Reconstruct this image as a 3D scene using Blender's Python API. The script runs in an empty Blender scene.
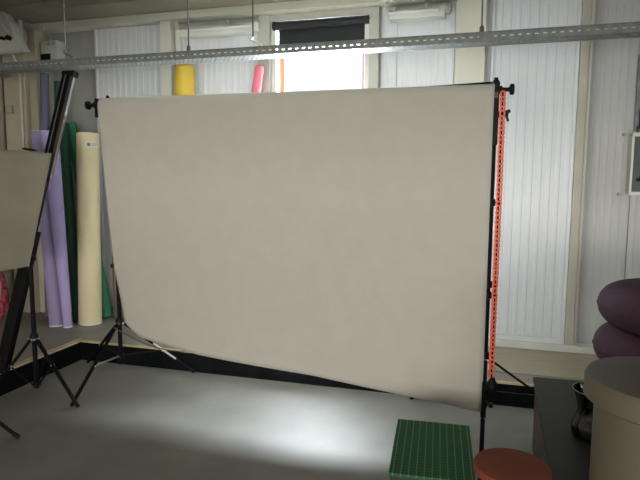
import bpy, bmesh, math, random
from mathutils import Vector, Matrix
random.seed(7)
R = math.radians
C = bpy.context.scene.collection
scene = bpy.context.scene

# ------------------------------------------------------------------ camera
cam_d = bpy.data.cameras.new('camera'); cam = bpy.data.objects.new('camera', cam_d); C.objects.link(cam)
scene.camera = cam
cam_d.sensor_width = 36.0
cam_d.lens = 545.0 / 640.0 * 36.0
cam_d.clip_start = 0.05
pit, rol, yaw = R(6.0), R(0.37), R(15.5)
fw = Vector((-math.sin(yaw)*math.cos(pit), math.cos(yaw)*math.cos(pit), -math.sin(pit)))
rt0 = Vector((math.cos(yaw), math.sin(yaw), 0)); up0 = rt0.cross(fw)
rt = rt0*math.cos(rol) + up0*math.sin(rol); up = up0*math.cos(rol) - rt0*math.sin(rol)
m = Matrix((rt, up, -fw)).transposed().to_4x4(); m.translation = Vector((0, 0, 1.55))
cam.matrix_world = m

# ------------------------------------------------------------------ light
EXPOSURE = 0.0
FRONT_W, BACK_W, SIDE_W, TOP_W = 395.0, 1550.0, 30.0, 6.0
w = bpy.data.worlds.new('World'); scene.world = w; w.use_nodes = True
bg = w.node_tree.nodes['Background']; bg.inputs[0].default_value = (0.97, 0.99, 1.0, 1); bg.inputs[1].default_value = 1.4
scene.view_settings.view_transform = 'Standard'; scene.view_settings.look = 'None'
scene.view_settings.gamma = 1; scene.view_settings.use_curve_mapping = False
scene.view_settings.exposure = EXPOSURE

def daylight(name, loc, rot, sx, sy, watts, col):
    l = bpy.data.lights.new(name, 'AREA'); l.shape = 'RECTANGLE'; l.size = sx; l.size_y = sy
    l.energy = watts; l.color = col
    o = bpy.data.objects.new(name, l); C.objects.link(o); o.location = loc; o.rotation_euler = rot
    return o
# sky light through the back window, through the windows of the wall behind the viewer and of the right wall
daylight('daylight_back', (-1.355, 5.16, 2.15), (R(-90), 0, 0), 2.4, 1.8, BACK_W, (0.90, 0.96, 1.0))
daylight('added_top_fill', (-0.9, 4.02, 3.125), (0, 0, 0), 4.4, 0.2, TOP_W, (0.90, 0.96, 1.0))  # added fill, unseen, brightens the floor and wall behind the backdrop
daylight('daylight_front', (-0.4, -5.16, 1.1), (R(90), 0, 0), 6.2, 1.35, FRONT_W, (1.0, 0.945, 0.86))
daylight('daylight_right', (6.16, 0.6, 1.6), (0, R(90), 0), 1.6, 4.6, SIDE_W, (0.93, 0.96, 1.0))

# ------------------------------------------------------------------ materials
def mat(name, col, rough=0.6, metal=0.0, noise=0.0, scale=8.0, bump=0.0, bscale=60.0, spec=0.5, col2=None, detail=4, coat=0.0, stretch=None):
    M = bpy.data.materials.new(name); M.use_nodes = True
    nt = M.node_tree; b = nt.nodes['Principled BSDF']
    b.inputs['Roughness'].default_value = rough; b.inputs['Metallic'].default_value = metal
    b.inputs['Specular IOR Level'].default_value = spec
    b.inputs['Coat Weight'].default_value = coat
    b.inputs['Base Color'].default_value = (*col, 1)
    tc = nt.nodes.new('ShaderNodeTexCoord'); src = tc.outputs['Object']
    if stretch:
        mp = nt.nodes.new('ShaderNodeMapping'); mp.inputs['Scale'].default_value = stretch
        nt.links.new(src, mp.inputs[0]); src = mp.outputs[0]
    if noise or col2:
        n = nt.nodes.new('ShaderNodeTexNoise'); n.inputs['Scale'].default_value = scale; n.inputs['Detail'].default_value = detail
        nt.links.new(src, n.inputs['Vector'])
        r = nt.nodes.new('ShaderNodeValToRGB')
        c2 = col2 if col2 else tuple(c*(1-noise) for c in col)
        c1 = col if col2 else tuple(min(1, c*(1+noise)) for c in col)
        r.color_ramp.elements[0].position = 0.35; r.color_ramp.elements[0].color = (*c2, 1)
        r.color_ramp.elements[1].position = 0.65; r.color_ramp.elements[1].color = (*c1, 1)
        nt.links.new(n.outputs['Fac'], r.inputs[0]); nt.links.new(r.outputs[0], b.inputs['Base Color'])
    if bump:
        n2 = nt.nodes.new('ShaderNodeTexNoise'); n2.inputs['Scale'].default_value = bscale; n2.inputs['Detail'].default_value = 3
        nt.links.new(src, n2.inputs['Vector'])
        bp = nt.nodes.new('ShaderNodeBump'); bp.inputs['Strength'].default_value = bump; bp.inputs['Distance'].default_value = 0.01
        nt.links.new(n2.outputs['Fac'], bp.inputs['Height']); nt.links.new(bp.outputs[0], b.inputs['Normal'])
    return M

concrete = mat('concrete', (0.18, 0.177, 0.158), 0.55, noise=0.11, scale=3, bump=0.05, bscale=30, detail=12)
platform_m = mat('platform_concrete', (0.20, 0.185, 0.16), 0.5, noise=0.12, scale=3, bump=0.05, bscale=12)
lit_floor_m = mat('lit_floor_tan', (0.30, 0.265, 0.19), 0.45, noise=0.05, scale=2.2, stretch=(0.6, 7, 1))  # warm light on the platform floor, put into the colour
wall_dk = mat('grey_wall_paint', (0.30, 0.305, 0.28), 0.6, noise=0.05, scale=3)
riser_m = mat('riser_black', (0.006, 0.007, 0.008), 0.6, spec=0.03, noise=0.3, scale=6)
wood_edge = mat('wood_edge', (0.56, 0.47, 0.27), 0.5, noise=0.15, scale=9, stretch=(1, 1, 1))
wall_m = mat('wall_paint', (0.43, 0.435, 0.43), 0.6, noise=0.04, scale=2)
wall_l = mat('left_wall_paint', (0.50, 0.46, 0.38), 0.65, noise=0.06, scale=2)
panel_m = mat('panel_white', (0.585, 0.60, 0.63), 0.35, noise=0.03, scale=3)
frame_m = mat('frame_white', (0.60, 0.60, 0.56), 0.45, noise=0.04, scale=5)
cream_m = mat('cream_paint', (0.56, 0.55, 0.48), 0.5, noise=0.03, scale=4)
casing_m = mat('casing_grey', (0.42, 0.42, 0.37), 0.5, noise=0.04, scale=4)
tan_m = mat('tan_paint', (0.38, 0.365, 0.31), 0.55, noise=0.06, scale=4)
column_m = mat('column_paint', (0.44, 0.40, 0.31), 0.6, noise=0.06, scale=3)
ceil_m = mat('ceiling_paint', (0.24, 0.215, 0.165), 0.8, noise=0.08, scale=3)
galv = mat('galvanised_steel', (0.20, 0.215, 0.215), 0.45, 0.5, noise=0.15, scale=25)
steel = mat('bright_steel', (0.65, 0.65, 0.65), 0.3, 0.9, noise=0.05, scale=20)
rod_m = mat('rod_steel', (0.10, 0.10, 0.09), 0.5, 0.3, noise=0.1, scale=30)
black = mat('black_metal', (0.004, 0.004, 0.005), 0.55, spec=0.12, noise=0.2, scale=20)
blackp = mat('black_plastic', (0.005, 0.005, 0.005), 0.5, spec=0.2, noise=0.2, scale=20)
brownm = mat('dark_brown_rail', (0.06, 0.045, 0.035), 0.5, noise=0.2, scale=15)
paper_m = mat('backdrop_paper', (0.53, 0.51, 0.465), 0.85, noise=0.018, scale=9, bump=0.25, bscale=110, spec=0.1)
greyfab = mat('grey_fabric', (0.22, 0.205, 0.16), 0.85, noise=0.06, scale=5, bump=0.1, bscale=6, spec=0.2)
lav1 = mat('lavender_paper', (0.29, 0.25, 0.44), 0.75, noise=0.03, scale=4)
lav2 = mat('light_lavender_paper', (0.38, 0.325, 0.60), 0.75, noise=0.03, scale=4)
slate = mat('slate_blue_paper', (0.11, 0.11, 0.18), 0.75, noise=0.04, scale=4)
creamp = mat('cream_paper', (0.66, 0.58, 0.38), 0.75, noise=0.03, scale=4)
green_d = mat('dark_green_paper', (0.012, 0.06, 0.035), 0.7, noise=0.08, scale=4)
green_l = mat('green_paper', (0.03, 0.17, 0.095), 0.7, noise=0.05, scale=4)
brownp = mat('brown_paper', (0.16, 0.11, 0.08), 0.75, noise=0.08, scale=4)
paper_edge = mat('paper_end', (0.72, 0.70, 0.70), 0.8, noise=0.03, scale=10)
label_m = mat('label_white', (0.62, 0.62, 0.58), 0.6, noise=0.03, scale=10)
print_m = mat('label_print', (0.16, 0.16, 0.16), 0.6, noise=0.03, scale=10)
yellow = mat('yellow_paper', (0.62, 0.43, 0.05), 0.6, noise=0.06, scale=5)
pink = mat('pink_paper', (0.70, 0.16, 0.22), 0.6, noise=0.06, scale=5)
orange = mat('orange_plastic', (0.80, 0.27, 0.14), 0.5, noise=0.04, scale=5)
chain_m = mat('red_orange_plastic', (0.85, 0.15, 0.075), 0.4, noise=0.03, scale=20)
blind_m = mat('blind_black', (0.008, 0.009, 0.012), 0.7, noise=0.1, scale=20)
terra = mat('terracotta', (0.19, 0.052, 0.026), 0.65, spec=0.15, noise=0.10, scale=5)
terra_d = mat('dark_red_metal', (0.06, 0.015, 0.012), 0.5, noise=0.10, scale=5)
purple = mat('purple_fabric', (0.062, 0.030, 0.050), 0.8, noise=0.10, scale=40, bump=0.15, bscale=250, spec=0.25)
tabletop = mat('black_laminate', (0.014, 0.015, 0.014), 0.55, spec=0.3, noise=0.08, scale=6)
walnut = mat('dark_brown_wood', (0.055, 0.034, 0.02), 0.5, noise=0.25, scale=5, stretch=(6, 6, 1))
beige_t = mat('beige_laminate', (0.11, 0.095, 0.066), 0.5, noise=0.04, scale=4)
gbox = mat('grey_box', (0.30, 0.28, 0.24), 0.5, noise=0.04, scale=4)
fixture = mat('fixture_white', (0.50, 0.52, 0.48), 0.4, noise=0.04, scale=4)
darkglass = mat('cabinet_glass', (0.10, 0.12, 0.11), 0.15, noise=0.15, scale=6)

def make_glass(name, col, rough=0.02, thin=True):
    M = bpy.data.materials.new(name); M.use_nodes = True; nt = M.node_tree
    out = nt.nodes['Material Output']; nt.nodes.remove(nt.nodes['Principled BSDF'])
    t = nt.nodes.new('ShaderNodeBsdfTransparent'); t.inputs[0].default_value = (*col, 1)
    g = nt.nodes.new('ShaderNodeBsdfGlossy'); g.inputs['Roughness'].default_value = rough
    f = nt.nodes.new('ShaderNodeFresnel'); f.inputs[0].default_value = 1.45
    n = nt.nodes.new('ShaderNodeTexNoise'); n.inputs['Scale'].default_value = 4
    mth = nt.nodes.new('ShaderNodeMath'); mth.operation = 'MULTIPLY_ADD'; mth.inputs[1].default_value = 0.02; mth.inputs[2].default_value = rough
    nt.links.new(n.outputs['Fac'], mth.inputs[0]); nt.links.new(mth.outputs[0], g.inputs['Roughness'])
    mx = nt.nodes.new('ShaderNodeMixShader')
    nt.links.new(f.outputs[0], mx.inputs[0]); nt.links.new(t.outputs[0], mx.inputs[1]); nt.links.new(g.outputs[0], mx.inputs[2])
    nt.links.new(mx.outputs[0], out.inputs[0])
    return M
pane_glass = make_glass('window_glass', (0.95, 0.97, 0.97))
smoke_glass = make_glass('smoked_glass', (0.78, 0.76, 0.78))

def grid_green():
    M = mat('green_grid', (0.02, 0.1, 0.045), 0.55, spec=0.15); nt = M.node_tree; b = nt.nodes['Principled BSDF']
    tc = nt.nodes.new('ShaderNodeTexCoord'); sp = nt.nodes.new('ShaderNodeSeparateXYZ'); nt.links.new(tc.outputs['Object'], sp.inputs[0])
    def line(axis, period, width, off):
        a = nt.nodes.new('ShaderNodeMath'); a.operation = 'ADD'; a.inputs[1].default_value = off + 50*period; nt.links.new(sp.outputs[axis], a.inputs[0])
        q = nt.nodes.new('ShaderNodeMath'); q.operation = 'MODULO'; q.inputs[1].default_value = period; nt.links.new(a.outputs[0], q.inputs[0])
        l = nt.nodes.new('ShaderNodeMath'); l.operation = 'LESS_THAN'; l.inputs[1].default_value = width; nt.links.new(q.outputs[0], l.inputs[0])
        return l
    l1 = line('X', 0.0322, 0.0035, 0.0); l2 = line('Y', 0.024, 0.005, 0.0)
    n = nt.nodes.new('ShaderNodeTexNoise'); n.inputs['Scale'].default_value = 9; nt.links.new(tc.outputs['Object'], n.inputs['Vector'])
    base = nt.nodes.new('ShaderNodeMix'); base.data_type = 'RGBA'; base.inputs['A'].default_value = (0.015, 0.09, 0.034, 1); base.inputs['B'].default_value = (0.022, 0.118, 0.044, 1)
    nt.links.new(n.outputs['Fac'], base.inputs['Factor'])
    m2 = nt.nodes.new('ShaderNodeMix'); m2.data_type = 'RGBA'; m2.inputs['B'].default_value = (0.007, 0.038, 0.015, 1)
    nt.links.new(l2.outputs[0], m2.inputs['Factor']); nt.links.new(base.outputs['Result'], m2.inputs['A'])
    m1 = nt.nodes.new('ShaderNodeMix'); m1.data_type = 'RGBA'; m1.inputs['B'].default_value = (0.11, 0.27, 0.14, 1)
    nt.links.new(l1.outputs[0], m1.inputs['Factor']); nt.links.new(m2.outputs['Result'], m1.inputs['A'])
    nt.links.new(m1.outputs['Result'], b.inputs['Base Color'])
    return M
green_grid = grid_green()

def pattern_pink():
    M = mat('pink_patterned_cloth', (0.6, 0.07, 0.12), 0.85); nt = M.node_tree; b = nt.nodes['Principled BSDF']
    tc = nt.nodes.new('ShaderNodeTexCoord')
    v = nt.nodes.new('ShaderNodeTexNoise'); v.inputs['Scale'].default_value = 22; v.inputs['Detail'].default_value = 5
    nt.links.new(tc.outputs['Object'], v.inputs['Vector'])
    r = nt.nodes.new('ShaderNodeValToRGB'); r.color_ramp.elements[0].position = 0.40; r.color_ramp.elements[0].color = (0.10, 0.03, 0.03, 1)
    r.color_ramp.elements[1].position = 0.5; r.color_ramp.elements[1].color = (0.52, 0.075, 0.12, 1)
    nt.links.new(v.outputs['Fac'], r.inputs[0]); nt.links.new(r.outputs[0], b.inputs['Base Color'])
    return M
pinkcloth = pattern_pink()

# ------------------------------------------------------------------ mesh helpers
def add_box(bm, x0, x1, y0, y1, z0, z1, M=None):
    vs = [bm.verts.new((x, y, z)) for x in (x0, x1) for y in (y0, y1) for z in (z0, z1)]
    if M: 
        for v in vs: v.co = M @ v.co
    for f in ((0,1,3,2),(4,6,7,5),(0,4,5,1),(2,3,7,6),(0,2,6,4),(1,5,7,3)):
        bm.faces.new([vs[i] for i in f])
def frame_of(d):
    d = d.normalized(); a = Vector((0,0,1)) if abs(d.z) < 0.95 else Vector((1,0,0))
    u = d.cross(a).normalized(); v = u.cross(d).normalized()
    return u, v
def add_tube(bm, pts, r, n=12, caps=True, radii=None):
    pts = [Vector(p) for p in pts]; rings = []
    for i, p in enumerate(pts):
        d = (pts[min(i+1, len(pts)-1)] - pts[max(i-1, 0)])
        if i == 0: u, v = frame_of(d); pu = u
        else:
            dn = d.normalized(); u = (pu - dn*pu.dot(dn)).normalized(); v = u.cross(dn).normalized(); pu = u
        rr = radii[i] if radii else r
        rings.append([bm.verts.new(p + (u*math.cos(2*math.pi*k/n) + v*math.sin(2*math.pi*k/n))*rr) for k in range(n)])
    for a, b in zip(rings, rings[1:]):
        for k in range(n): bm.faces.new((a[k], a[(k+1)%n], b[(k+1)%n], b[k]))
    if caps: bm.faces.new(rings[0][::-1]); bm.faces.new(rings[-1])
def add_bar(bm, a, b, w_, t_, upv=(0,0,1)):
    a, b = Vector(a), Vector(b); d = (b-a).normalized(); u = d.cross(Vector(upv)).normalized(); v = u.cross(d).normalized()
    vs = [bm.verts.new(p + u*sx*w_/2 + v*sy*t_/2) for p in (a, b) for sx, sy in ((-1,-1),(1,-1),(1,1),(-1,1))]
    for k in range(4): bm.faces.new((vs[k], vs[(k+1)%4], vs[4+(k+1)%4], vs[4+k]))
    bm.faces.new(vs[:4][::-1]); bm.faces.new(vs[4:])
def add_lathe(bm, prof, n=32, c=(0,0,0), M=None, close=True):
    rings = []
    for r_, z in prof:
        ring = []
        for k in range(n):
            p = Vector((c[0]+r_*math.cos(2*math.pi*k/n), c[1]+r_*math.sin(2*math.pi*k/n), c[2]+z))
            if M: p = M @ p
            ring.append(bm.verts.new(p))
        rings.append(ring)
    for a, b in zip(rings, rings[1:]):
        for k in range(n): bm.faces.new((a[k], a[(k+1)%n], b[(k+1)%n], b[k]))
    if close: bm.faces.new(rings[0][::-1]); bm.faces.new(rings[-1])
def add_prism(bm, poly, y0, y1):        # polygon in x,z pushed along y
    a = [bm.verts.new((x, y0, z)) for x, z in poly]; b = [bm.verts.new((x, y1, z)) for x, z in poly]
    n = len(poly)
    for k in range(n): bm.faces.new((a[k], a[(k+1)%n], b[(k+1)%n], b[k]))
    bm.faces.new(a[::-1]); bm.faces.new(b)
def BM(): return bmesh.new()
def obj(name, bm, material, parent=None, smooth=False, bevel=0.0, seg=2, solid=0.0, subsurf=0, loc=None):
    bmesh.ops.recalc_face_normals(bm, faces=bm.faces[:])
    me = bpy.data.meshes.new(name); bm.to_mesh(me); bm.free()
    me.materials.append(material)
    if smooth:
        for p in me.polygons: p.use_smooth = True
        if smooth != 'all': me.set_sharp_from_angle(angle=R(40))
    o = bpy.data.objects.new(name, me); C.objects.link(o)
    if loc: o.location = loc
    if parent:
        o.parent = parent
        if not loc: o.matrix_parent_inverse = Matrix.Translation(-parent.location) if parent.type == 'EMPTY' and parent.rotation_euler.z == 0 else Matrix()
    if solid:
        s = o.modifiers.new('Solidify', 'SOLIDIFY'); s.thickness = solid; s.offset = 0
    if bevel:
        b = o.modifiers.new('Bevel', 'BEVEL'); b.width = bevel; b.segments = seg; b.limit_method = 'ANGLE'; b.angle_limit = R(40)
    if subsurf:
        s = o.modifiers.new('Subsurf', 'SUBSURF'); s.levels = subsurf; s.render_levels = subsurf
    return o
def tag(o, label, cat, group=None):
    o['label'] = label; o['category'] = cat
    if group: o['group'] = group
    return o
def thing(name, label, cat, loc=(0,0,0), group=None):
    o = bpy.data.objects.new(name, None); C.objects.link(o); o.location = loc; o.empty_display_size = 0.1
    return tag(o, label, cat, group)
def struct(name, bm, material, parent=None, **k):
    o = obj(name, bm, material, parent, **k)
    if parent is None: o['kind'] = 'structure'
    return o
def box(x0, x1, y0, y1, z0, z1):
    bm = BM(); add_box(bm, x0, x1, y0, y1, z0, z1); return bm
def ribbed(x0, x1, z0, z1, y, period=0.065, depth=0.007, back=0.03):
    # sheet running along x whose front (towards -y) has shallow trapezoid ribs
    bm = BM(); n = max(1, round((x1-x0)/period)); p = (x1-x0)/n
    prof = [(x0, y)]
    for i in range(n):
        a = x0 + i*p
        prof += [(a+p*0.38, y), (a+p*0.46, y-depth), (a+p*0.82, y-depth), (a+p*0.90, y)]
    prof += [(x1, y), (x1, y+back), (x0, y+back)]
    a = [bm.verts.new((x, yy, z0)) for x, yy in prof]; b = [bm.verts.new((x, yy, z1)) for x, yy in prof]; k = len(prof)
    for i in range(k): bm.faces.new((a[i], a[(i+1)%k], b[(i+1)%k], b[i]))
    bm.faces.new(a); bm.faces.new(b[::-1])
    return bm

# ------------------------------------------------------------------ room shell
PZ = 0.17                       # raised platform level
XL, XR, YB, YF, ZC = -4.66, 6.0, 4.86, -5.0, 3.16
struct('floor', box(XL-0.1, XR+0.1, YF-0.1, YB+0.1, -0.1, 0.0), concrete)
bm = BM(); add_box(bm, -3.235, XR, 3.92, YB, 0.0, PZ); add_box(bm, XL, -3.255, YF, YB, 0.0, PZ)
add_box(bm, -3.255, -3.235, 3.92, YB, 0.0, PZ)
struct('floor_platform', bm, platform_m)
bm = BM(); add_box(bm, -3.235, XR, 3.90, 3.92, 0.0, PZ-0.012); add_box(bm, -3.255, -3.235, YF, 3.92, 0.0, PZ-0.012)
struct('trim_1', bm, riser_m)
bm = BM(); add_box(bm, -3.235, XR, 3.893, 3.912, PZ-0.010, PZ+0.004)
add_box(bm, -3.247, -3.228, YF, 3.912, PZ-0.008, PZ+0.004)
add_box(bm, -3.285, -3.268, YF, 3.95, PZ, PZ+0.004)
struct('trim_2', bm, wood_edge)
struct('floor_lit_patch', box(-1.6, 2.6, 4.10, 4.74, PZ, PZ+0.008), lit_floor_m)  # thin slab standing for the brightly lit part of the platform floor
# back wall around the window opening
WX0, WX1, WZ0, WZ1 = -1.79, -0.92, 0.26, 3.0
bm = BM()
add_box(bm, XL-0.1, WX0, YB, YB+0.16, 0, ZC); add_box(bm, WX1, XR+0.1, YB, YB+0.16, 0, ZC)
add_box(bm, WX0, WX1, YB, YB+0.16, 0, WZ0); add_box(bm, WX0, WX1, YB, YB+0.16, WZ1, ZC)
struct('wall_back', bm, wall_m)
struct('wall_left', box(XL-0.12, XL, YF, YB, 0, ZC), wall_l)
# right wall and the wall behind the viewer, each with window openings
bm = BM()
add_box(bm, XR, XR+0.12, YF, -1.8, 0, ZC); add_box(bm, XR, XR+0.12, 3.0, YB, 0, ZC)
add_box(bm, XR, XR+0.12, -1.8, 3.0, 0, 0.7); add_box(bm, XR, XR+0.12, -1.8, 3.0, 2.5, ZC)
struct('wall_right', bm, wall_m)
bm = BM()
add_box(bm, XL-0.1, -3.6, YF-0.12, YF, 0, ZC); add_box(bm, 2.8, XR+0.1, YF-0.12, YF, 0, ZC)
add_box(bm, -3.6, 2.8, YF-0.12, YF, 0, 0.4); add_box(bm, -3.6, 2.8, YF-0.12, YF, 1.8, ZC)
struct('wall_front', bm, wall_m)
struct('ceiling', box(XL-0.1, XR+0.1, YF-0.1, YB+0.16, ZC, ZC+0.1), ceil_m)
struct('trim_3', box(XL, XR, 4.28, 4.36, 3.10, ZC), ceil_m)              # purlin
struct('trim_4', box(XL, XR, 4.70, YB, 3.055, 3.125), cream_m, bevel=0.004)  # eave beam above the wall
struct('trim_17', box(-3.12, 1.32, 3.90, 4.14, 3.13, ZC), frame_m)                # unseen box added above the ceiling fill light
struct('trim_5', box(XL, XR, 4.3, YB, 3.125, ZC), ceil_m)

struct('trim_16', box(XL, XR, 1.95, 2.12, 2.38, ZC), ceil_m)                # unseen beam added overhead to shade the upper wall
struct('trim_18', box(XL, XR, -1.35, -1.2, 1.66, ZC), wall_l)             # unseen slab added behind the viewer to shade the backdrop top
# ribbed sheets of the back wall
struct('wall_back_sheet', ribbed(-2.72, -1.87, PZ, 3.055, 4.84, 0.06, 0.002, 0.02), panel_m)
struct('wall_back_sheet', ribbed(-0.66, -0.185, PZ, 3.055, 4.84, 0.06, 0.002, 0.02), panel_m)
struct('wall_back_sheet', ribbed(-0.80, -0.668, PZ, 3.055, 4.84, 0.06, 0.002, 0.02), panel_m)
struct('wall_back_sheet', ribbed(0.065, 0.118, PZ, 3.055, 4.84, 0.06, 0.002, 0.02), panel_m)
struct('wall_back_sheet', ribbed(0.87, 1.205, PZ, 3.055, 4.84, 0.055, 0.0018, 0.02), wall_m)
struct('wall_back_sheet', ribbed(1.212, 3.2, PZ, 3.055, 4.84, 0.055, 0.0018, 0.02), wall_m)
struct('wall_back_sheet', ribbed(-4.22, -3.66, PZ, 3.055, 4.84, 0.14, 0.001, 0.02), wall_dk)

# sliding door leaves standing proud of the wall
def leaf(n, x0, x1, z0, z1, side):
    r = thing('door_%d' % n, '', 'door', ((x0+x1)/2, 4.8, z0)); del r['label'], r['category']; r['kind'] = 'structure'
    obj('door_sheet', ribbed(x0+0.02, x1-0.02, z0+0.04, z1, 4.79, 0.066, 0.0022, 0.025), panel_m, r)
    bm = BM(); add_box(bm, x0, x0+0.022, 4.775, 4.83, z0, z1); add_box(bm, x1-0.022, x1, 4.775, 4.83, z0, z1)
    add_box(bm, x0+0.022, x1-0.022, 4.775, 4.83, z0, z0+0.04)
    obj('door_frame', bm, panel_m, r, bevel=0.003)
    return r
leaf(1, -3.66, -2.90, 0.24, 3.05, 1)
leaf(2, 0.112, 0.775, 0.235, 3.05, 1)
# posts between the leaves
def post(n, x0, x1, m_, y0=4.76, z0=PZ): return struct('trim_%d' % n, box(x0, x1, y0, YB, z0, 3.055), m_, bevel=0.004)
post(6, -2.895, -2.78, cream_m, 4.72)
post(7, -2.765, -2.72, frame_m, 4.78)
post(8, -0.175, 0.065, cream_m, 4.74)
post(9, 0.777, 0.842, tan_m, 4.76)
post(10, 0.845, 0.868, cream_m, 4.78)
post(11, -4.62, -4.36, column_m, 4.60)
post(12, -4.36, -4.27, column_m, 4.66)
# ledges at the foot of the leaves
struct('trim_13', box(-0.9, 2.9, 4.735, YB, PZ+0.008, 0.235), frame_m, bevel=0.006)
struct('trim_14', box(-4.2, -0.9, 4.745, YB, PZ, 0.235), frame_m, bevel=0.006)
# corner joint lines of the left wall
bm = BM()
for z in (0.95, 1.75, 2.48): add_box(bm, XL, XL+0.004, YF, 4.6, z, z+0.01)
add_box(bm, XL, XL+0.02, 4.4, 4.6, PZ, 3.1)
struct('trim_15', bm, column_m)
struct('baseboard_left', box(XL, XL+0.015, YF, 4.6, PZ, 0.27), frame_m)

# window with its frame, glass and roller blind
win = bpy.data.objects.new('window_1', None); C.objects.link(win); win.location = (-1.27, 4.86, 1.0); win['kind'] = 'structure'
bm = BM()
add_box(bm, WX0-0.135, WX0-0.02, 4.78, 4.86, 0.24, 3.055); add_box(bm, WX1+0.02, WX1+0.135-0.03, 4.78, 4.86, 0.24, 3.055)
add_box(bm, WX0-0.02, WX1+0.02, 4.80, 4.86, 2.995, 3.055); add_box(bm, WX0-0.02, WX1+0.02, 4.74, 4.86, 0.236, 0.26)
obj('window_casing', bm, casing_m, win, bevel=0.004)
bm = BM()
for x0, x1 in ((WX0-0.02, WX0+0.025), (WX1-0.025, WX1+0.02)): add_box(bm, x0, x1, 4.82, 4.96, 0.26, 2.995)
add_box(bm, WX0+0.025, WX1-0.025, 4.90, 4.96, 0.26, 0.30); add_box(bm, WX0+0.025, WX1-0.025, 4.90, 4.96, 2.955, 2.995)
obj('window_frame', bm, frame_m, win, bevel=0.003)
obj('window_pane', box(WX0+0.02, WX1-0.02, 4.925, 4.931, 0.29, 2.96), pane_glass, win)
bl = thing('roller_blind', 'black roller blind drawn down over the top of the bright window', 'blind', (-1.27, 4.84, 2.98))
bm = BM(); add_tube(bm, [(-1.79, 4.815, 2.955), (-0.895, 4.815, 2.955)], 0.036, 20)
obj('blind_roll', bm, blind_m, bl, smooth=True)
obj('blind_fabric', box(-1.745, -0.91, 4.842, 4.846, 2.775, 2.96), blind_m, bl)
obj('hem_bar', box(-1.75, -0.905, 4.832, 4.852, 2.757, 2.777), galv, bl, bevel=0.003)
tag(obj('orange_strip', box(-1.748, -1.698, 4.872, 4.886, 0.30, 2.70), orange), 'orange vertical strip inside the left edge of the bright window', 'strip')
tag(obj('pink_strip', box(-0.972, -0.957, 4.872, 4.886, 0.30, 2.70), pink), 'thin pink vertical strip inside the right edge of the bright window', 'strip')

# pipes and track housings above the wall sheets
def housing(x0, x1, z, label):
    t = thing('track_housing', label, 'housing', ((x0+x1)/2, 4.8, z))
    obj('housing_box', box(x0, x1, 4.72, 4.835, z, z+0.085), frame_m, t, bevel=0.006)
    bm = BM(); add_tube(bm, [(x0, 4.70, z+0.045), (x1-0.05, 4.70, z+0.045)], 0.016, 12); obj('pipe', bm, frame_m, t, smooth=True)
    for x in (x0+0.05, x0+(x1-x0)*0.66):
        bm = BM(); add_lathe(bm, [(0.016, 0), (0.022, 0.01), (0.022, 0.03), (0.012, 0.045)], 14, (x, 4.69, z+0.055)); obj('cap', bm, gbox, t, smooth=True)
    return t
housing(-2.70, -1.90, 2.90, 'white pipe and box housing high on the wall, left of the window')
housing(-0.72, -0.26, 2.915, 'white pipe and box housing high on the wall, right of the window')
sp = thing('wall_fitting', 'small grey swivel fitting beside the white housing, right of the window', 'fitting', (-0.21, 4.72, 2.93))
bm = BM(); add_tube(bm, [(-0.235, 4.78, 2.96), (-0.235, 4.71, 2.96)], 0.012, 10); obj('stem', bm, galv, sp, smooth=True)
bm = BM(); add_lathe(bm, [(0.015, -0.04), (0.028, -0.02), (0.028, 0.02), (0.02, 0.04)], 16, (-0.235, 4.70, 2.96)); obj('head', bm, gbox, sp, smooth=True)

# ------------------------------------------------------------------ cable tray on rods
def tray():
    t = thing('cable_tray', 'long perforated galvanised cable tray hanging across the room below the ceiling', 'cable tray', (-1.0, 3.26, 2.33))
    x0, x1 = -4.64, 3.6
    def slotted(bm, P, L, rows, width, period, slot, slot_h):
        # P(u, v) -> point ; u along tray, v across 0..width ; rows = list of slot centre v, with offsets
        vs = [0.0]
        for c, off in rows: vs += [c-slot_h/2, c+slot_h/2]
        vs.append(width)
        for j in range(len(vs)-1):
            a, b = vs[j], vs[j+1]
            if j % 2 == 0:
                bm.faces.new([bm.verts.new(P(u, v)) for u, v in ((0,a),(L,a),(L,b),(0,b))])
            else:
                off = rows[j//2][1]; u = off; prev = 0.0
                while u < L:
                    bm.faces.new([bm.verts.new(P(q, v)) for q, v in ((prev,a),(u,a),(u,b),(prev,b))])
                    prev = min(u+slot, L); u += period
                if prev < L: bm.faces.new([bm.verts.new(P(q, v)) for q, v in ((prev,a),(L,a),(L,b),(prev,b))])
    L = x1-x0
    bm = BM(); slotted(bm, lambda u, v: (x0+u, 3.20+v, 2.325), L, [(0.02,0.01),(0.047,0.026),(0.074,0.01),(0.1,0.026)], 0.12, 0.032, 0.018, 0.011)
    obj('tray_floor', bm, galv, t, solid=0.0016)
    bm = BM(); slotted(bm, lambda u, v: (x0+u, 3.20, 2.325+v), L, [(0.024,0.02)], 0.046, 0.042, 0.018, 0.007)
    obj('side_rail', bm, galv, t, solid=0.0016)
    bm = BM(); slotted(bm, lambda u, v: (x0+u, 3.32, 2.325+v), L, [(0.016,0.02)], 0.036, 0.05, 0.032, 0.009)
    obj('side_rail', bm, galv, t, solid=0.0016)
    bm = BM(); add_tube(bm, [(x0, 3.20, 2.372), (x1, 3.20, 2.372)], 0.004, 8); add_tube(bm, [(x0, 3.32, 2.362), (x1, 3.32, 2.362)], 0.004, 8)
    obj('rolled_edge', bm, galv, t, smooth=True)
    for x in (-0.03+0.06, ):
        obj('joint_plate', box(x-0.02, x+0.05, 3.192, 3.198, 2.318, 2.372), galv, t, bevel=0.001)
tray()
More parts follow.
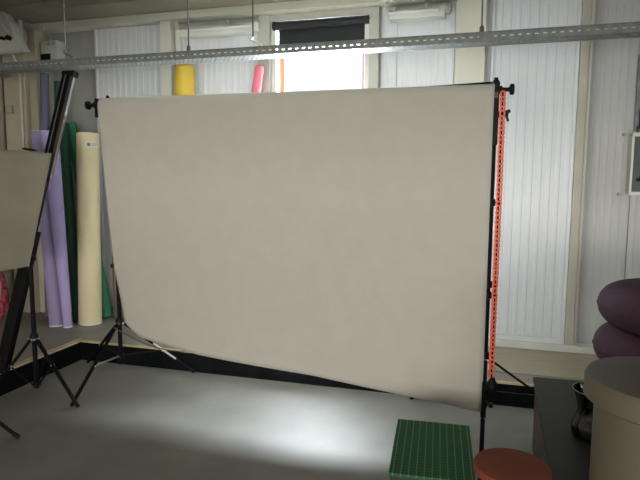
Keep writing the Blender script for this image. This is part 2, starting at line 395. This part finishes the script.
def rod(x, label, kind=0):
    t = thing('hanger_rod', label, 'hanger rod', (x, 3.26, 2.33), 'hanger rods of the cable tray')
    bm = BM(); add_tube(bm, [(x, 3.26, 2.45 if kind else 2.33), (x, 3.26, ZC)], 0.0045, 8); obj('rod', bm, rod_m, t, smooth=True)
    if kind:
        bm = BM(); add_tube(bm, [(x, 3.26, 2.45), (x-0.012, 3.26, 2.43), (x+0.01, 3.26, 2.42), (x+0.055, 3.26, 2.40), (x+0.06, 3.26, 2.33)], 0.007, 8)
        obj('hook', bm, steel if kind == 2 else rod_m, t, smooth=True)
    else:
        bm = BM(); add_lathe(bm, [(0.011, 0), (0.013, 0.01), (0.013, 0.05), (0.006, 0.06)], 10, (x, 3.26, 2.365)); obj('turnbuckle', bm, rod_m, t, smooth=True)
rod(-2.735, 'thin steel rod with a bent hook holding the tray above the purple paper rolls', 1)
rod(-1.79, 'thin straight steel rod holding the tray right above the yellow tube')
rod(-1.345, 'thin steel rod with a bright bent hook, just left of the black blind', 2)
rod(0.02, 'thin steel rod holding the tray in front of the cream column on the right')

# ------------------------------------------------------------------ light stands
def stand(center, feet, hub, collar, height, label, group=None, brace_frac=0.5, knob_dir=1, couplers=(), name='tripod_stand', top_r=0.014, bot=None):
    cx, cy = center
    t = thing(name, label, 'tripod stand', (cx, cy, 0), group)
    bot = bot if bot is not None else collar-0.03
    h2 = couplers[0] if couplers else height*0.55
    bm = BM(); add_tube(bm, [(cx, cy, bot), (cx, cy, h2)], 0.0165, 16); obj('lower_pole', bm, black, t, smooth=True)
    bm = BM(); add_tube(bm, [(cx, cy, h2), (cx, cy, height)], top_r, 16); obj('upper_pole', bm, black, t, smooth=True)
    for z in couplers or (h2,):
        c = obj('pole_clamp', (lambda b: (add_lathe(b, [(0.017,-0.022),(0.023,-0.018),(0.023,0.018),(0.017,0.022)], 16, (cx, cy, z)), b)[1])(BM()), blackp, t, smooth=True)
        bm = BM(); add_tube(bm, [(cx, cy, z), (cx+0.042*knob_dir, cy-0.01, z)], 0.006, 8); add_lathe(bm, [(0.006,-0.016),(0.014,-0.012),(0.014,0.012),(0.006,0.016)], 12, (cx+0.042*knob_dir, cy-0.01, z))
        obj('clamp_knob', bm, blackp, c, smooth=True).matrix_parent_inverse = Matrix()
    bm = BM(); add_lathe(bm, [(0.018,-0.03),(0.030,-0.025),(0.030,0.012),(0.022,0.03),(0.018,0.035)], 18, (cx, cy, hub)); obj('hub', bm, blackp, t, smooth=True)
    bm = BM(); add_lathe(bm, [(0.018,-0.018),(0.028,-0.014),(0.028,0.014),(0.018,0.018)], 18, (cx, cy, collar)); obj('collar', bm, blackp, t, smooth=True)
    for fx, fy in feet:
        d = Vector((fx-cx, fy-cy, 0)).normalized(); s = d.cross(Vector((0,0,1)))
        a = Vector((cx, cy, hub-0.012)) + d*0.026; f = Vector((fx, fy, 0.012))
        bm = BM()
        add_bar(bm, a, f, 0.024, 0.014)
        leg = obj('leg', bm, black, t, bevel=0.003)
        bm = BM(); dd = (f-a).normalized(); add_tube(bm, [f-dd*0.035, f+dd*0.004], 0.0135, 10); k = obj('rubber_foot', bm, blackp, leg, smooth=True)
        k.matrix_parent_inverse = Matrix()
        if fx == -2.134:  # bright tube stands for window light glinting on the black leg
            bm = BM(); add_tube(bm, [a.lerp(f, .42)+Vector((0,-0.006,0.006)), a.lerp(f, .74)+Vector((0,-0.006,0.006))], 0.009, 10); q = obj('leg_glint_tube', bm, steel, leg, smooth=True); q.matrix_parent_inverse = Matrix()
        mid = a.lerp(f, brace_frac); c = Vector((cx, cy, collar)) + d*0.028
        bm = BM(); add_bar(bm, c, mid, 0.014, 0.008); obj('brace', bm, steel if (fy < cy and brace_frac == 0.55) else black, t)
        bm = BM(); add_tube(bm, [mid-s*0.013, mid+s*0.013], 0.007, 10); obj('rivet', bm, steel, t, smooth=True)
        bm = BM(); add_tube(bm, [a-s*0.02, a+s*0.02], 0.007, 10); obj('hinge_pin', bm, steel, t, smooth=True)
    return t
RP = (0.112, 3.38); LP = (-2.62, 3.60)
sr = stand(RP, [(-0.37, 3.83), (0.09, 2.74), (0.77, 3.585)], 0.50, 0.285, 2.10,
      'black tripod stand holding the right end of the big beige paper backdrop', 'backdrop stands', 0.5, 1, (0.205, 0.95, 0.885, 1.44), top_r=0.014, bot=0.10)
sl = stand(LP, [(-2.61, 3.03), (-2.134, 3.875), (-3.12, 3.84)], 0.46, 0.19, 2.12,
      'black tripod stand holding the left end of the big beige paper backdrop', 'backdrop stands', 0.55, -1, (0.90, 1.45), bot=0.12)
# the roll holders on top of the two stands
def holder(t, px, py, z, ry, sgn):
    bm = BM(); add_box(bm, px-0.016, px+0.016, ry-0.02, py+0.02, z-0.09, z+0.045)
    add_box(bm, px-0.02, px+0.02, py-0.022, py+0.022, z-0.30, z+0.05)
    obj('roll_holder', bm, blackp, t, bevel=0.005)
    bm = BM(); add_lathe(bm, [(0.012,-0.03),(0.022,-0.02),(0.024,0.0),(0.012,0.02),(0.010,0.03)], 14, (px, py, z+0.055)); obj('top_knob', bm, blackp, t, smooth=True)
    A = Matrix.Translation((px, ry, z)) @ Matrix.Rotation(R(90)*sgn, 4, 'Y')
    bm = BM(); add_lathe(bm, [(0.022,0.0),(0.022,0.030),(0.013,0.034),(0.011,0.06),(0.013,0.068),(0.030,0.074),(0.031,0.090),(0.024,0.096)], 22, M=A)
    obj('end_knob', bm, blackp, t, smooth=True)
    A = Matrix.Translation((px, py, z-0.125)) @ Matrix.Rotation(R(90)*sgn, 4, 'Y')
    bm = BM(); add_lathe(bm, [(0.018,0.0),(0.018,0.045),(0.012,0.05),(0.012,0.075)], 14, M=A)
    add_bar(bm, (px+sgn*0.055, py, z-0.115), (px+sgn*0.085, py, z-0.105), 0.014, 0.02); add_bar(bm, (px+sgn*0.06, py, z-0.12), (px+sgn*0.075, py, z-0.165), 0.014, 0.014)
    obj('wing_screw', bm, blackp, t, smooth=True, bevel=0.002)
holder(sr, RP[0], RP[1], 2.075, 3.285, 1)
holder(sl, LP[0]-0.04, LP[1], 2.105, 3.485, -1)
tag(obj('crossbar', (lambda b: (add_tube(b, [(LP[0]-0.05, 3.66, 2.085), (RP[0]-0.0, 3.43, 2.135)], 0.013, 14), b)[1])(BM()), black, smooth=True),
    'black crossbar running behind the top of the beige backdrop roll', 'crossbar')

# ------------------------------------------------------------------ the big paper backdrop
bd = thing('paper_backdrop', 'huge beige seamless paper backdrop hanging from a roll between two stands', 'backdrop', (-1.26, 3.32, 0.25))
PL, PR = Vector((-2.615, 3.42, 2.088)), Vector((0.099, 3.22, 2.045))
rr = 0.062
along = (PR-PL).normalized(); nrm = Vector((along.y, -along.x, 0)).normalized()   # towards the viewer
if nrm.y > 0: nrm = -nrm
bm = BM(); ax0 = PL - nrm*rr; ax1 = PR - nrm*rr
add_tube(bm, [ax0, ax1], rr-0.001, 40); obj('paper_roll', bm, paper_m, bd, smooth=True)
bm = BM(); add_tube(bm, [ax0-along*0.03, ax1+along*0.02], 0.024, 20); obj('core_tube', bm, brownp, bd, smooth=True)
bott = [(-2.615,.50),(-2.575,.475),(-2.53,.452),(-2.47,.415),(-2.40,.385),(-2.305,.374),(-2.13,.362),(-1.825,.335),(-1.41,.322),(-.956,.305),(-.323,.248),(.099,.215)]
def zb(x):
    for (a, za), (b, zb_) in zip(bott, bott[1:]):
        if x <= b: return za+(zb_-za)*(x-a)/(b-a)
    return bott[-1][1]
bm = BM(); NX, NZ = 110, 60; rows = []
for i in range(NX+1):
    u = i/NX; u = u*u*(0.35) + u*0.65 if u < 1 else 1
    top = PL.lerp(PR, u); col = []
    for k in range(7):          # over the front of the roll
        a = R(100 - k*100/6.0)
        c = top - nrm*rr
        col.append(c + nrm*(rr*math.cos(a)) + Vector((0,0,rr*math.sin(a))))
    z0 = top.z; z1 = zb(top.x)
    for j in range(1, NZ+1):
        v = j/NZ; z = z0 + (z1-z0)*v
        lean = 0.13*v**1.3*max(0, 1-u/0.5)**2 + 0.01*math.sin(top.x*2.1+1)*v
        lean += 0.05*max(0, 1-u/0.03)**2*max(0, v-0.75)*4
        slip = 0.022*v*max(0, 1-u/0.25)
        p = top - nrm*lean + along*slip
        col.append(Vector((p.x, p.y, z)))
    rows.append([bm.verts.new(p) for p in col])
for a, b in zip(rows, rows[1:]):
    for k in range(len(a)-1): bm.faces.new((a[k], b[k], b[k+1], a[k+1]))
obj('paper_sheet', bm, paper_m, bd, smooth='all', solid=0.0012)

# red-orange chain with its weight on the right stand
ch = thing('chain_pull', 'red-orange plastic chain hanging beside the right backdrop stand', 'chain', (0.17, 3.31, 0.4))
def chain():
    x0, x1, y, zt, zb_ = 0.147, 0.172, 3.260, 2.06, 0.42
    bm = BM(); n = 62; p = (zt-zb_)/n
    for i in range(n):
        f = i/n; cx = 0.147 + 0.002*math.sin(f*5); z = zt - (i+0.5)*p
        # flat oval link
        pts = []
        for k in range(13):
            a = 2*math.pi*k/12
            pts.append((cx + 0.0125*math.cos(a), y + (0.004 if i % 2 else -0.004)*1.0, z + (p*0.60)*math.sin(a)))
        add_tube(bm, pts, 0.0056, 6, caps=False)
    return bm
obj('chain_links', chain(), chain_m, ch, smooth=True)
bm = BM(); add_tube(bm, [(0.147, 3.262, 2.07), (0.147, 3.262, 0.42)], 0.0055, 6); obj('cord', bm, blackp, ch, smooth=True)
bm = BM(); add_lathe(bm, [(0.010,0.055),(0.014,0.05),(0.02,0.035),(0.030,0.02),(0.032,0.0),(0.028,-0.02),(0.02,-0.035)][::-1], 20, (0.152, 3.262, 0.365)); obj('weight', bm, blackp, ch, smooth=True)

# black cable drooping from the left stand
bm = BM(); pts = []
for k in range(15):
    f = k/14; pts.append((-2.58+0.62*f, 3.47-0.02*f, 0.45 - 0.13*math.sin(f*math.pi*0.62) ))
add_tube(bm, pts, 0.004, 8); tag(obj('cable', bm, rod_m, smooth=True), 'thin grey cable drooping along the lower left edge of the backdrop', 'cable')

# ------------------------------------------------------------------ left: small stands, leaning rail, grey panel
stand((-3.03, 3.17), [(-2.558, 3.03), (-3.12, 3.50), (-3.17, 2.80)], 0.42, 0.07, 1.74,
      'small black tripod stand behind the grey fabric panel, standing by the black step', None, 0.40, 1, (1.0,), bot=0.04)
stand((-2.98, 2.36), [(-2.584, 2.545), (-3.17, 2.65), (-2.95, 1.95)], 0.42, 0.10, 1.70,
      'black tripod stand mostly outside the picture, one foot showing on the floor at lower left', None, 0.62, 1, (1.0,), bot=0.05)
br = thing('leaning_rail', 'long black rail leaning up to the cable tray, passing behind the grey panel', 'rail', (-3.20, 3.03, 0))
A0, A1 = Vector((-3.262, 3.03, 0.0)), Vector((-2.945, 3.55, 2.37)); dA = (A1-A0).normalized()
side = Vector((1, 0, 0)); side = (side - dA*side.dot(dA)).normalized(); fr = side.cross(dA); fr = -fr if fr.y > 0 else fr
def railpart(o0, o1, w_, d_, a, b):
    bm = BM(); p, q = A0.lerp(A1, a)+side*o0+fr*o1, A0.lerp(A1, b)+side*o0+fr*o1
    vs = [bm.verts.new(s_ + side*sx*w_/2 + fr*sy*d_/2) for s_ in (p, q) for sx, sy in ((-1,-1),(1,-1),(1,1),(-1,1))]
    for k in range(4): bm.faces.new((vs[k], vs[(k+1)%4], vs[4+(k+1)%4], vs[4+k]))
    bm.faces.new(vs[:4][::-1]); bm.faces.new(vs[4:]); return bm
obj('rail_bar', railpart(-0.012, 0, 0.060, 0.05, 0.07, 1.0), black, br, bevel=0.004)
obj('silver_groove', railpart(-0.006, 0.026, 0.007, 0.006, 0.70, 0.985), galv, br)
obj('brown_bar', railpart(0.036, 0, 0.030, 0.03, 0.66, 0.985), brownm, br, bevel=0.003)
obj('lower_bar', railpart(0.034, 0, 0.030, 0.05, 0.07, 0.50), black, br, bevel=0.003)
obj('steel_edge', railpart(0.054, 0.005, 0.005, 0.02, 0.86, 0.98), galv, br)
obj('end_cap', railpart(0.006, 0, 0.105, 0.058, 0.985, 1.002), blackp, br, bevel=0.003)
gp = thing('fabric_panel', 'grey-brown fabric panel tilted at the left edge, in front of the leaning rail', 'panel', (-3.1, 3.08, 0.9))
bm = BM(); P = {}
c00, c10, c01, c11 = Vector((-3.66,3.085,1.80)), Vector((-2.736,3.085,1.736)), Vector((-3.62,3.085,0.83)), Vector((-2.97,3.085,0.955))
N = 24
for i in range(N+1):
    for j in range(N+1):
        u, v = i/N, j/N
        p = c00.lerp(c10, u).lerp(c01.lerp(c11, u), v); p.y += 0.004*math.sin(u*7)*math.sin(v*5)
        P[i,j] = bm.verts.new(p)
for i in range(N):
    for j in range(N): bm.faces.new((P[i,j], P[i+1,j], P[i+1,j+1], P[i,j+1]))
obj('fabric', bm, greyfab, gp, smooth='all', solid=0.006)
bm = BM(); add_tube(bm, [c11, c10], 0.005, 8); obj('edge_piping', bm, greyfab, gp, smooth=True)
bm = BM(); add_bar(bm, (-2.97,3.10,1.77), (-2.87,3.10,1.755), 0.03, 0.015); obj('clip', bm, black, gp)

# ------------------------------------------------------------------ rolls of paper against the wall
def roll(name, label, base, top, r0, r1, m_, group='paper rolls standing on the platform at the left', hollow=True, end=True, cat='paper roll'):
    t = thing(name, label, cat, base, group)
    b, q = Vector(base), Vector(top); ax = (q-b).normalized()
    bm = BM(); add_tube(bm, [b+ax*0.012, b.lerp(q, .5), q], r0, 36, caps=not hollow, radii=[r0, (r0+r1)/2, r1])
    if hollow:
        rings = []
        u, v = frame_of(ax)
        # closed bottom and recessed top with a spiral-like end
        add_tube(bm, [b+ax*0.02, b.lerp(q, .5)-ax*0.0, q-ax*0.02], r0, 36, caps=True, radii=[r0-0.004, (r0+r1)/2-0.004, r1-0.006])
    obj('paper', bm, m_, t, smooth=True)
    if end:
        bm = BM(); add_tube(bm, [b+ax*0.0, b+ax*0.012], r0+0.0015, 36, caps=True); obj('lower_end', bm, paper_edge, t, smooth=True)
        bm = BM()
        u, v = frame_of(ax); n = 36
        o_ = [bm.verts.new(q + ax*0.001 + (u*math.cos(2*math.pi*k/n)+v*math.sin(2*math.pi*k/n))*(r1+0.0005)) for k in range(n)]
        i_ = [bm.verts.new(q + ax*0.001 + (u*math.cos(2*math.pi*k/n)+v*math.sin(2*math.pi*k/n))*(r1-0.008)) for k in range(n)]
        for k in range(n): bm.faces.new((o_[k], o_[(k+1)%n], i_[(k+1)%n], i_[k]))
        obj('upper_rim', bm, paper_edge, t, solid=0.003)
    return t
roll('paper_roll', 'lavender paper roll, the darker left one, behind the grey panel', (-3.79,4.27,PZ), (-3.925,4.30,2.01), 0.08, 0.08, lav1)
roll('paper_roll', 'pale lavender paper roll flaring at its top, left of the cream roll', (-3.655,4.24,PZ), (-3.765,4.24,2.0), 0.040, 0.076, lav2)
cr = roll('paper_roll', 'cream paper roll with a small white label near its top', (-3.555,4.43,PZ), (-3.53,4.46,2.0), 0.108, 0.10, creamp)
bm = BM()
cxc, cyc = -3.529, 4.458
def arc(bm, cx, cy, r_, a0, a1, z0, z1, n=8):
    lo, hi = [], []
    for k in range(n+1):
        a = R(a0+(a1-a0)*k/n); lo.append(bm.verts.new((cx+r_*math.cos(a), cy+r_*math.sin(a), z0))); hi.append(bm.verts.new((cx+r_*math.cos(a), cy+r_*math.sin(a), z1)))
    for k in range(n): bm.faces.new((lo[k], lo[k+1], hi[k+1], hi[k]))
arc(bm, cxc, cyc, 0.1035, 300, 368, 1.865, 1.915); lb = obj('label', bm, label_m, cr, solid=0.001)
bm = BM(); arc(bm, cxc, cyc, 0.1046, 304, 320, 1.875, 1.905, 2); arc(bm, cxc, cyc, 0.1046, 325, 360, 1.895, 1.900, 3); arc(bm, cxc, cyc, 0.1046, 325, 345, 1.883, 1.887, 3)
k = obj('label_print', bm, print_m, lb, solid=0.0006); k.matrix_parent_inverse = Matrix()
roll('paper_roll', 'bright green paper roll leaning behind the cream roll', (-3.53,4.66,PZ), (-3.93,4.71,2.13), 0.055, 0.055, green_l, end=False, hollow=False)
roll('paper_roll', 'dark green stand-in roll for the shaded green roll and the shadow between lavender and cream rolls', (-3.72,4.46,PZ), (-3.86,4.52,2.10), 0.05, 0.05, green_d, end=False, hollow=False)  # added roll, its dark colour holds the shade between its neighbours
roll('paper_roll', 'tall dark green paper roll reaching nearly to the cable tray', (-3.99,4.55,PZ), (-3.99,4.65,2.53), 0.045, 0.045, green_d, end=False, hollow=False)
roll('paper_roll', 'tall slate blue paper roll against the column at the left', (-4.10,4.50,PZ), (-4.10,4.58,2.60), 0.04, 0.04, slate, end=False, hollow=False)
roll('paper_roll', 'brown paper roll behind the cream roll, next to the white sliding panel', (-3.40,4.66,PZ), (-3.43,4.70,1.9), 0.045, 0.045, brownp, end=False, hollow=False)
def tube_thing(name, label, b, q, r_, m_):
    t = thing(name, label, 'tube', b)
    bm = BM(); b, q = Vector(b), Vector(q); ax = (q-b).normalized()
    add_tube(bm, [b, q-ax*r_*0.5, q-ax*r_*0.25, q-ax*r_*0.08, q], r_, 28, radii=[r_, r_, r_*0.9, r_*0.72, r_*0.45]); obj('tube_body', bm, m_, t, smooth=True)
    bm = BM(); 
    for f in (0.955, 0.965): add_tube(bm, [b.lerp(q, f)-ax*0.002, b.lerp(q, f)+ax*0.002], r_*1.004, 28)
    obj('wrap_seam', bm, m_, t, smooth=True)
tube_thing('foam_tube', 'yellow tube with a rounded top peeking over the backdrop left of the window', (-2.63,4.60,PZ+0.012), (-2.613,4.68,2.632), 0.093, yellow)
tube_thing('foam_tube', 'pink tube leaning beside the window frame, just above the backdrop', (-2.15,4.50,PZ+0.03), (-1.872,4.69,2.59), 0.042, pink)
# patterned pink bag at far left on the platform
t = thing('cloth_bag', 'pink patterned cloth bag at the left edge, beyond the grey panel', 'bag', (-4.42, 4.15, PZ))
bm = BM(); bmesh.ops.create_icosphere(bm, subdivisions=4, radius=1)
for v in bm.verts:
    p = v.co; k = 0.06*math.sin(p.x*7+p.z*5)+0.05*math.sin(p.y*9-p.z*6)
    s_ = 0.75 + 0.25*(1-p.z)*0.5
    v.co = Vector((-4.43 + p.x*(0.135+0.02*k*8)*s_, 4.16 + p.y*0.16*s_, PZ+0.285 + p.z*0.285*(1+0.15*k)))
obj('bag_body', bm, pinkcloth, t, smooth='all')
bm = BM(); add_tube(bm, [(-4.34,4.10,0.70),(-4.30,4.08,0.66),(-4.275,4.08,0.58),(-4.28,4.08,0.5),(-4.30,4.09,0.44)], 0.018, 8); obj('frayed_strap', bm, column_m, t, smooth=True)

# ------------------------------------------------------------------ upper left fittings
hx = thing('wall_heater', 'slanted white fixture with two black knobs high in the left corner', 'fixture', (-4.35, 4.2, 2.8))
poly = [(-4.60,2.73),(-3.985,2.73),(-4.05,2.85),(-4.12,2.99),(-4.19,3.09),(-4.60,3.13)]
bm = BM(); add_prism(bm, poly, 4.20, 4.30); obj('housing', bm, fixture, hx, bevel=0.01)
bm = BM(); add_bar(bm, (-4.28,4.19,3.07), (-4.12,4.19,2.88), 0.02, 0.014, (0,1,0)); obj('ridge', bm, frame_m, hx, bevel=0.003)
for x in (-4.186, -4.118):
    bm = BM(); add_tube(bm, [(x, 4.20, 2.845), (x, 4.165, 2.845)], 0.022 if x > -4.15 else 0.016, 16); obj('knob', bm, blackp, hx, smooth=True)
tr = thing('cable_trunking', 'short vertical tan trunking box on the column, upper left corner', 'trunking', (-4.3, 4.6, 3.0))
obj('trunk', box(-4.395, -4.345, 4.55, 4.60, 2.87, ZC), cream_m, tr, bevel=0.003)
obj('back_box', box(-4.47, -4.395, 4.57, 4.60, 2.88, 3.06), column_m, tr, bevel=0.003)
bm = BM(); add_tube(bm, [(-4.48,4.40,ZC),(-4.46,4.42,3.0),(-4.40,4.55,2.72),(-4.395,4.58,2.6),(-4.39,4.585,0.3)], 0.009, 8)
tag(obj('conduit', bm, frame_m, smooth=True), 'thin pale conduit running down the column in the left corner', 'conduit')
bm = BM(); add_bar(bm, (-4.32,4.60,3.10), (-4.10,4.60,3.04), 0.02, 0.02); tag(obj('bracket_arm', bm, cream_m), 'short slanted tan bracket arm right of the column top', 'bracket')
bm = BM(); add_bar(bm, (-4.52,4.55,2.99), (-4.43,4.55,3.03), 0.02, 0.02); tag(obj('bracket_arm', bm, cream_m), 'short slanted tan bracket arm left of the trunking box', 'bracket')
cb = thing('junction_box', 'pale square wall box with a dark cover, right of the column top', 'box', (-4.15, 4.75, 2.7))
obj('box_body', box(-4.255, -4.06, 4.72, 4.84, 2.70, 2.955), fixture, cb, bevel=0.005)
obj('dark_cover', box(-4.25, -4.135, 4.705, 4.72, 2.742, 2.825), blackp, cb, bevel=0.003)
for x in (-4.14, -4.085):
    bm = BM(); add_tube(bm, [(x, 4.72, 2.915), (x, 4.695, 2.915)], 0.013, 12); obj('cap', bm, gbox, cb, smooth=True)
for z, l in ((2.62, 'upper grey square switch box on the left corner column'), (2.27, 'lower grey square switch box on the left corner column')):
    q = thing('switch_box', l, 'switch box', (-4.56, 4.58, z)); s_ = 0.04
    obj('box_body', box(-4.585, -4.505, 4.565, 4.60, z-s_, z+s_), gbox, q, bevel=0.004)
    obj('cover', box(-4.577, -4.513, 4.561, 4.565, z-s_+0.008, z+s_-0.008), gbox, q, bevel=0.002)

# ------------------------------------------------------------------ right wall cabinet
eb = thing('meter_cabinet', 'grey wall cabinet with a glass door at the right edge', 'cabinet', (1.4, 4.8, 1.48))
obj('cabinet_body', box(1.17, 1.695, 4.70, 4.836, 1.48, 1.935), gbox, eb, bevel=0.004)
fr_ = BM(); add_box(fr_, 1.163, 1.702, 4.682, 4.70, 1.915, 1.945); add_box(fr_, 1.163, 1.702, 4.682, 4.70, 1.47, 1.497)
add_box(fr_, 1.163, 1.177, 4.682, 4.70, 1.497, 1.915); add_box(fr_, 1.688, 1.702, 4.682, 4.70, 1.497, 1.915)
obj('door_frame', fr_, frame_m, eb, bevel=0.002)
obj('door_glass', box(1.177, 1.688, 4.69, 4.70, 1.497, 1.915), darkglass, eb)
bm = BM(); add_box(bm, 1.205, 1.335, 4.676, 4.69, 1.575, 1.60); add_box(bm, 1.225, 1.255, 4.672, 4.69, 1.60, 1.62); obj('latch', bm, blackp, eb, bevel=0.002)
for x, z in ((1.135,1.94),(1.125,1.475)):
    bm = BM(); add_tube(bm, [(x, 4.84, z), (x, 4.80, z)], 0.013, 12); obj('mounting_lug', bm, gbox, eb, smooth=True)
t = thing('cable_duct', 'dark vertical cable duct above the wall cabinet at the right edge', 'duct', (1.22, 4.8, 1.95))
obj('duct', box(1.225, 1.345, 4.77, 4.836, 1.98, 2.55), blackp, t, bevel=0.003)
obj('duct_edge', box(1.20, 1.225, 4.79, 4.836, 1.98, 2.55), galv, t, bevel=0.003)
for x in (1.215, 1.255, 1.295):
    bm = BM(); add_tube(bm, [(x, 4.76, 1.947), (x, 4.77, 2.0)], 0.010, 10); obj('cable_gland', bm, brownm, t, smooth=True)

# ------------------------------------------------------------------ foreground furniture
# green gridded box
gb = thing('green_box', 'low green box with a fine light grid on its top, on the floor', 'box', (-0.135, 2.437, 0)); 
gb.rotation_euler.z = math.atan2(0.02, 0.353)
def local(name, bm, m_, par, **k):
    o = obj(name, bm, m_, None, **k); o.parent = par; return o
local('lid', box(-0.1765, 0.1765, -0.268, 0.268, 0.338, 0.35), green_grid, gb, bevel=0.003)
local('box_body', box(-0.170, 0.170, -0.264, 0.264, 0.0, 0.338), mat('green_side', (0.008, 0.03, 0.016), 0.5, noise=0.1, scale=6), gb, bevel=0.004)
bm = BM(); add_lathe(bm, [(0.003,0),(0.0045,0.001),(0.002,0.003)], 12, (0.125, 0.185, 0.35)); local('screw_head', bm, black, gb, smooth=True)
# terracotta round stool
st = thing('round_stool', 'round terracotta stool next to the green box', 'stool', (0.180, 2.075, 0))
bm = BM(); add_lathe(bm, [(0.05,0.455),(0.130,0.46),(0.139,0.468),(0.140,0.490),(0.137,0.497),(0.128,0.5),(0.05,0.5)], 48, (0.180, 2.075, 0)); obj('seat', bm, terra, st, smooth=True)
for a in (45, 135, 225, 315):
    c, s_ = math.cos(R(a)), math.sin(R(a))
    bm = BM(); add_tube(bm, [(0.18+0.085*c, 2.075+0.085*s_, 0.46), (0.18+0.125*c, 2.075+0.125*s_, 0.0)], 0.011, 12); obj('leg', bm, terra_d, st, smooth=True)
bm = BM(); pts = [(0.18+0.112*math.cos(2*math.pi*k/24), 2.075+0.112*math.sin(2*math.pi*k/24), 0.16) for k in range(25)]; add_tube(bm, pts, 0.006, 8, caps=False); obj('foot_ring', bm, terra_d, st, smooth=True)
# low black cabinet with dark brown sides
lc = thing('low_cabinet', 'low cabinet with a matt black top and dark brown side, right foreground', 'cabinet', (0.9, 2.7, 0))
def quadbox(poly, z0, z1):
    bm = BM(); a = [bm.verts.new((x, y, z0)) for x, y in poly]; b = [bm.verts.new((x, y, z1)) for x, y in poly]; n = len(poly)
    for k in range(n): bm.faces.new((a[k], a[(k+1)%n], b[(k+1)%n], b[k]))
    bm.faces.new(a[::-1]); bm.faces.new(b); return bm
obj('cabinet_top', quadbox([(0.326,2.0),(0.384,3.34),(1.50,3.36),(1.50,2.0)], 0.398, 0.42), tabletop, lc, bevel=0.003)
obj('side_panel', quadbox([(0.340,2.01),(0.396,3.325),(0.415,3.325),(0.359,2.01)], 0.0, 0.398), walnut, lc)
obj('pale_edge_band', quadbox([(0.334,2.02),(0.389,3.320),(0.396,3.320),(0.341,2.02)], 0.380, 0.388), frame_m, lc)
obj('cabinet_body', quadbox([(0.375,2.03),(0.425,3.31),(1.46,3.31),(1.46,2.03)], 0.05, 0.398), walnut, lc)
bm = BM()
for x, y in ((0.45,2.08),(0.49,3.25),(1.40,2.08),(1.40,3.25)): add_tube(bm, [(x,y,0.0),(x,y,0.05)], 0.025, 12)
obj('feet', bm, blackp, lc, smooth=True)
# carafe
cx, cy = 0.570, 2.60
cf = thing('glass_carafe', 'smoked glass carafe with a narrow waist on the low black cabinet', 'carafe', (cx, cy, 0.42))
prof = [(0.075,0.0),(0.095,0.008),(0.101,0.03),(0.096,0.06),(0.082,0.09),(0.075,0.115),(0.077,0.14),(0.086,0.18),(0.096,0.205),(0.101,0.215)]
inn = [(r_-0.003, z+0.003) for r_, z in prof[::-1]]
bm = BM(); add_lathe(bm, prof+[(0.1,0.216)]+inn, 48, (cx,cy,0.42)); obj('glass_body', bm, smoke_glass, cf, smooth=True)
bm = BM(); pts = [(cx+0.100*math.cos(2*math.pi*k/48), cy+0.100*math.sin(2*math.pi*k/48), 0.637) for k in range(49)]; add_tube(bm, pts, 0.0022, 8, caps=False); obj('rim', bm, galv, cf, smooth=True)
bm = BM(); add_lathe(bm, [(0.03,0.004),(0.088,0.010),(0.092,0.018),(0.03,0.02)], 40, (cx,cy,0.42)); obj('dark_base', bm, blackp, cf, smooth=True)
# beige drum table
dt = thing('drum_table', 'beige round drum table with a thick top, nearest the viewer at right', 'table', (0.562, 1.715, 0))
bm = BM(); add_lathe(bm, [(0.10,0.925),(0.212,0.925),(0.220,0.931),(0.220,0.988),(0.214,0.997),(0.20,1.0),(0.05,1.0)], 72, (0.562,1.715,0)); obj('table_top', bm, beige_t, dt, smooth=True)
bm = BM(); add_lathe(bm, [(0.186,0.0),(0.190,0.004),(0.190,0.925)], 72, (0.562,1.715,0)); obj('drum_base', bm, beige_t, dt, smooth=True)
# purple poufs
def pouf(z0, x, y, label, r_=0.36, h=0.212):
    t = thing('round_pouf', label, 'pouf', (x, y, z0), 'purple poufs in a stack')
    prof = []; e = h/2
    for k in range(17):
        a = -math.pi/2 + math.pi*k/16; prof.append((r_-e*1.0 + e*1.0*math.cos(a), e + e*math.sin(a)))
    prof = [(0.04, 0.012), (0.12, 0.004)] + prof + [(0.12, h-0.004), (0.04, h-0.012)]
    bm = BM(); add_lathe(bm, prof, 64, (x, y, z0)); obj('cushion', bm, purple, t, smooth='all')
    bm = BM(); pts = [(x+(r_+0.0005)*math.cos(2*math.pi*k/64), y+(r_+0.0005)*math.sin(2*math.pi*k/64), z0+e) for k in range(65)]
    add_tube(bm, pts, 0.003, 6, caps=False); obj('seam', bm, purple, t, smooth=True)
pouf(0.42, 0.995, 2.98, 'purple pouf at the bottom of the stack, mostly hidden behind the drum table')
pouf(0.632, 0.985, 2.98, 'purple pouf in the middle of the stack, just above the drum table')
pouf(0.844, 0.995, 2.98, 'topmost purple pouf of the stack at the right edge')
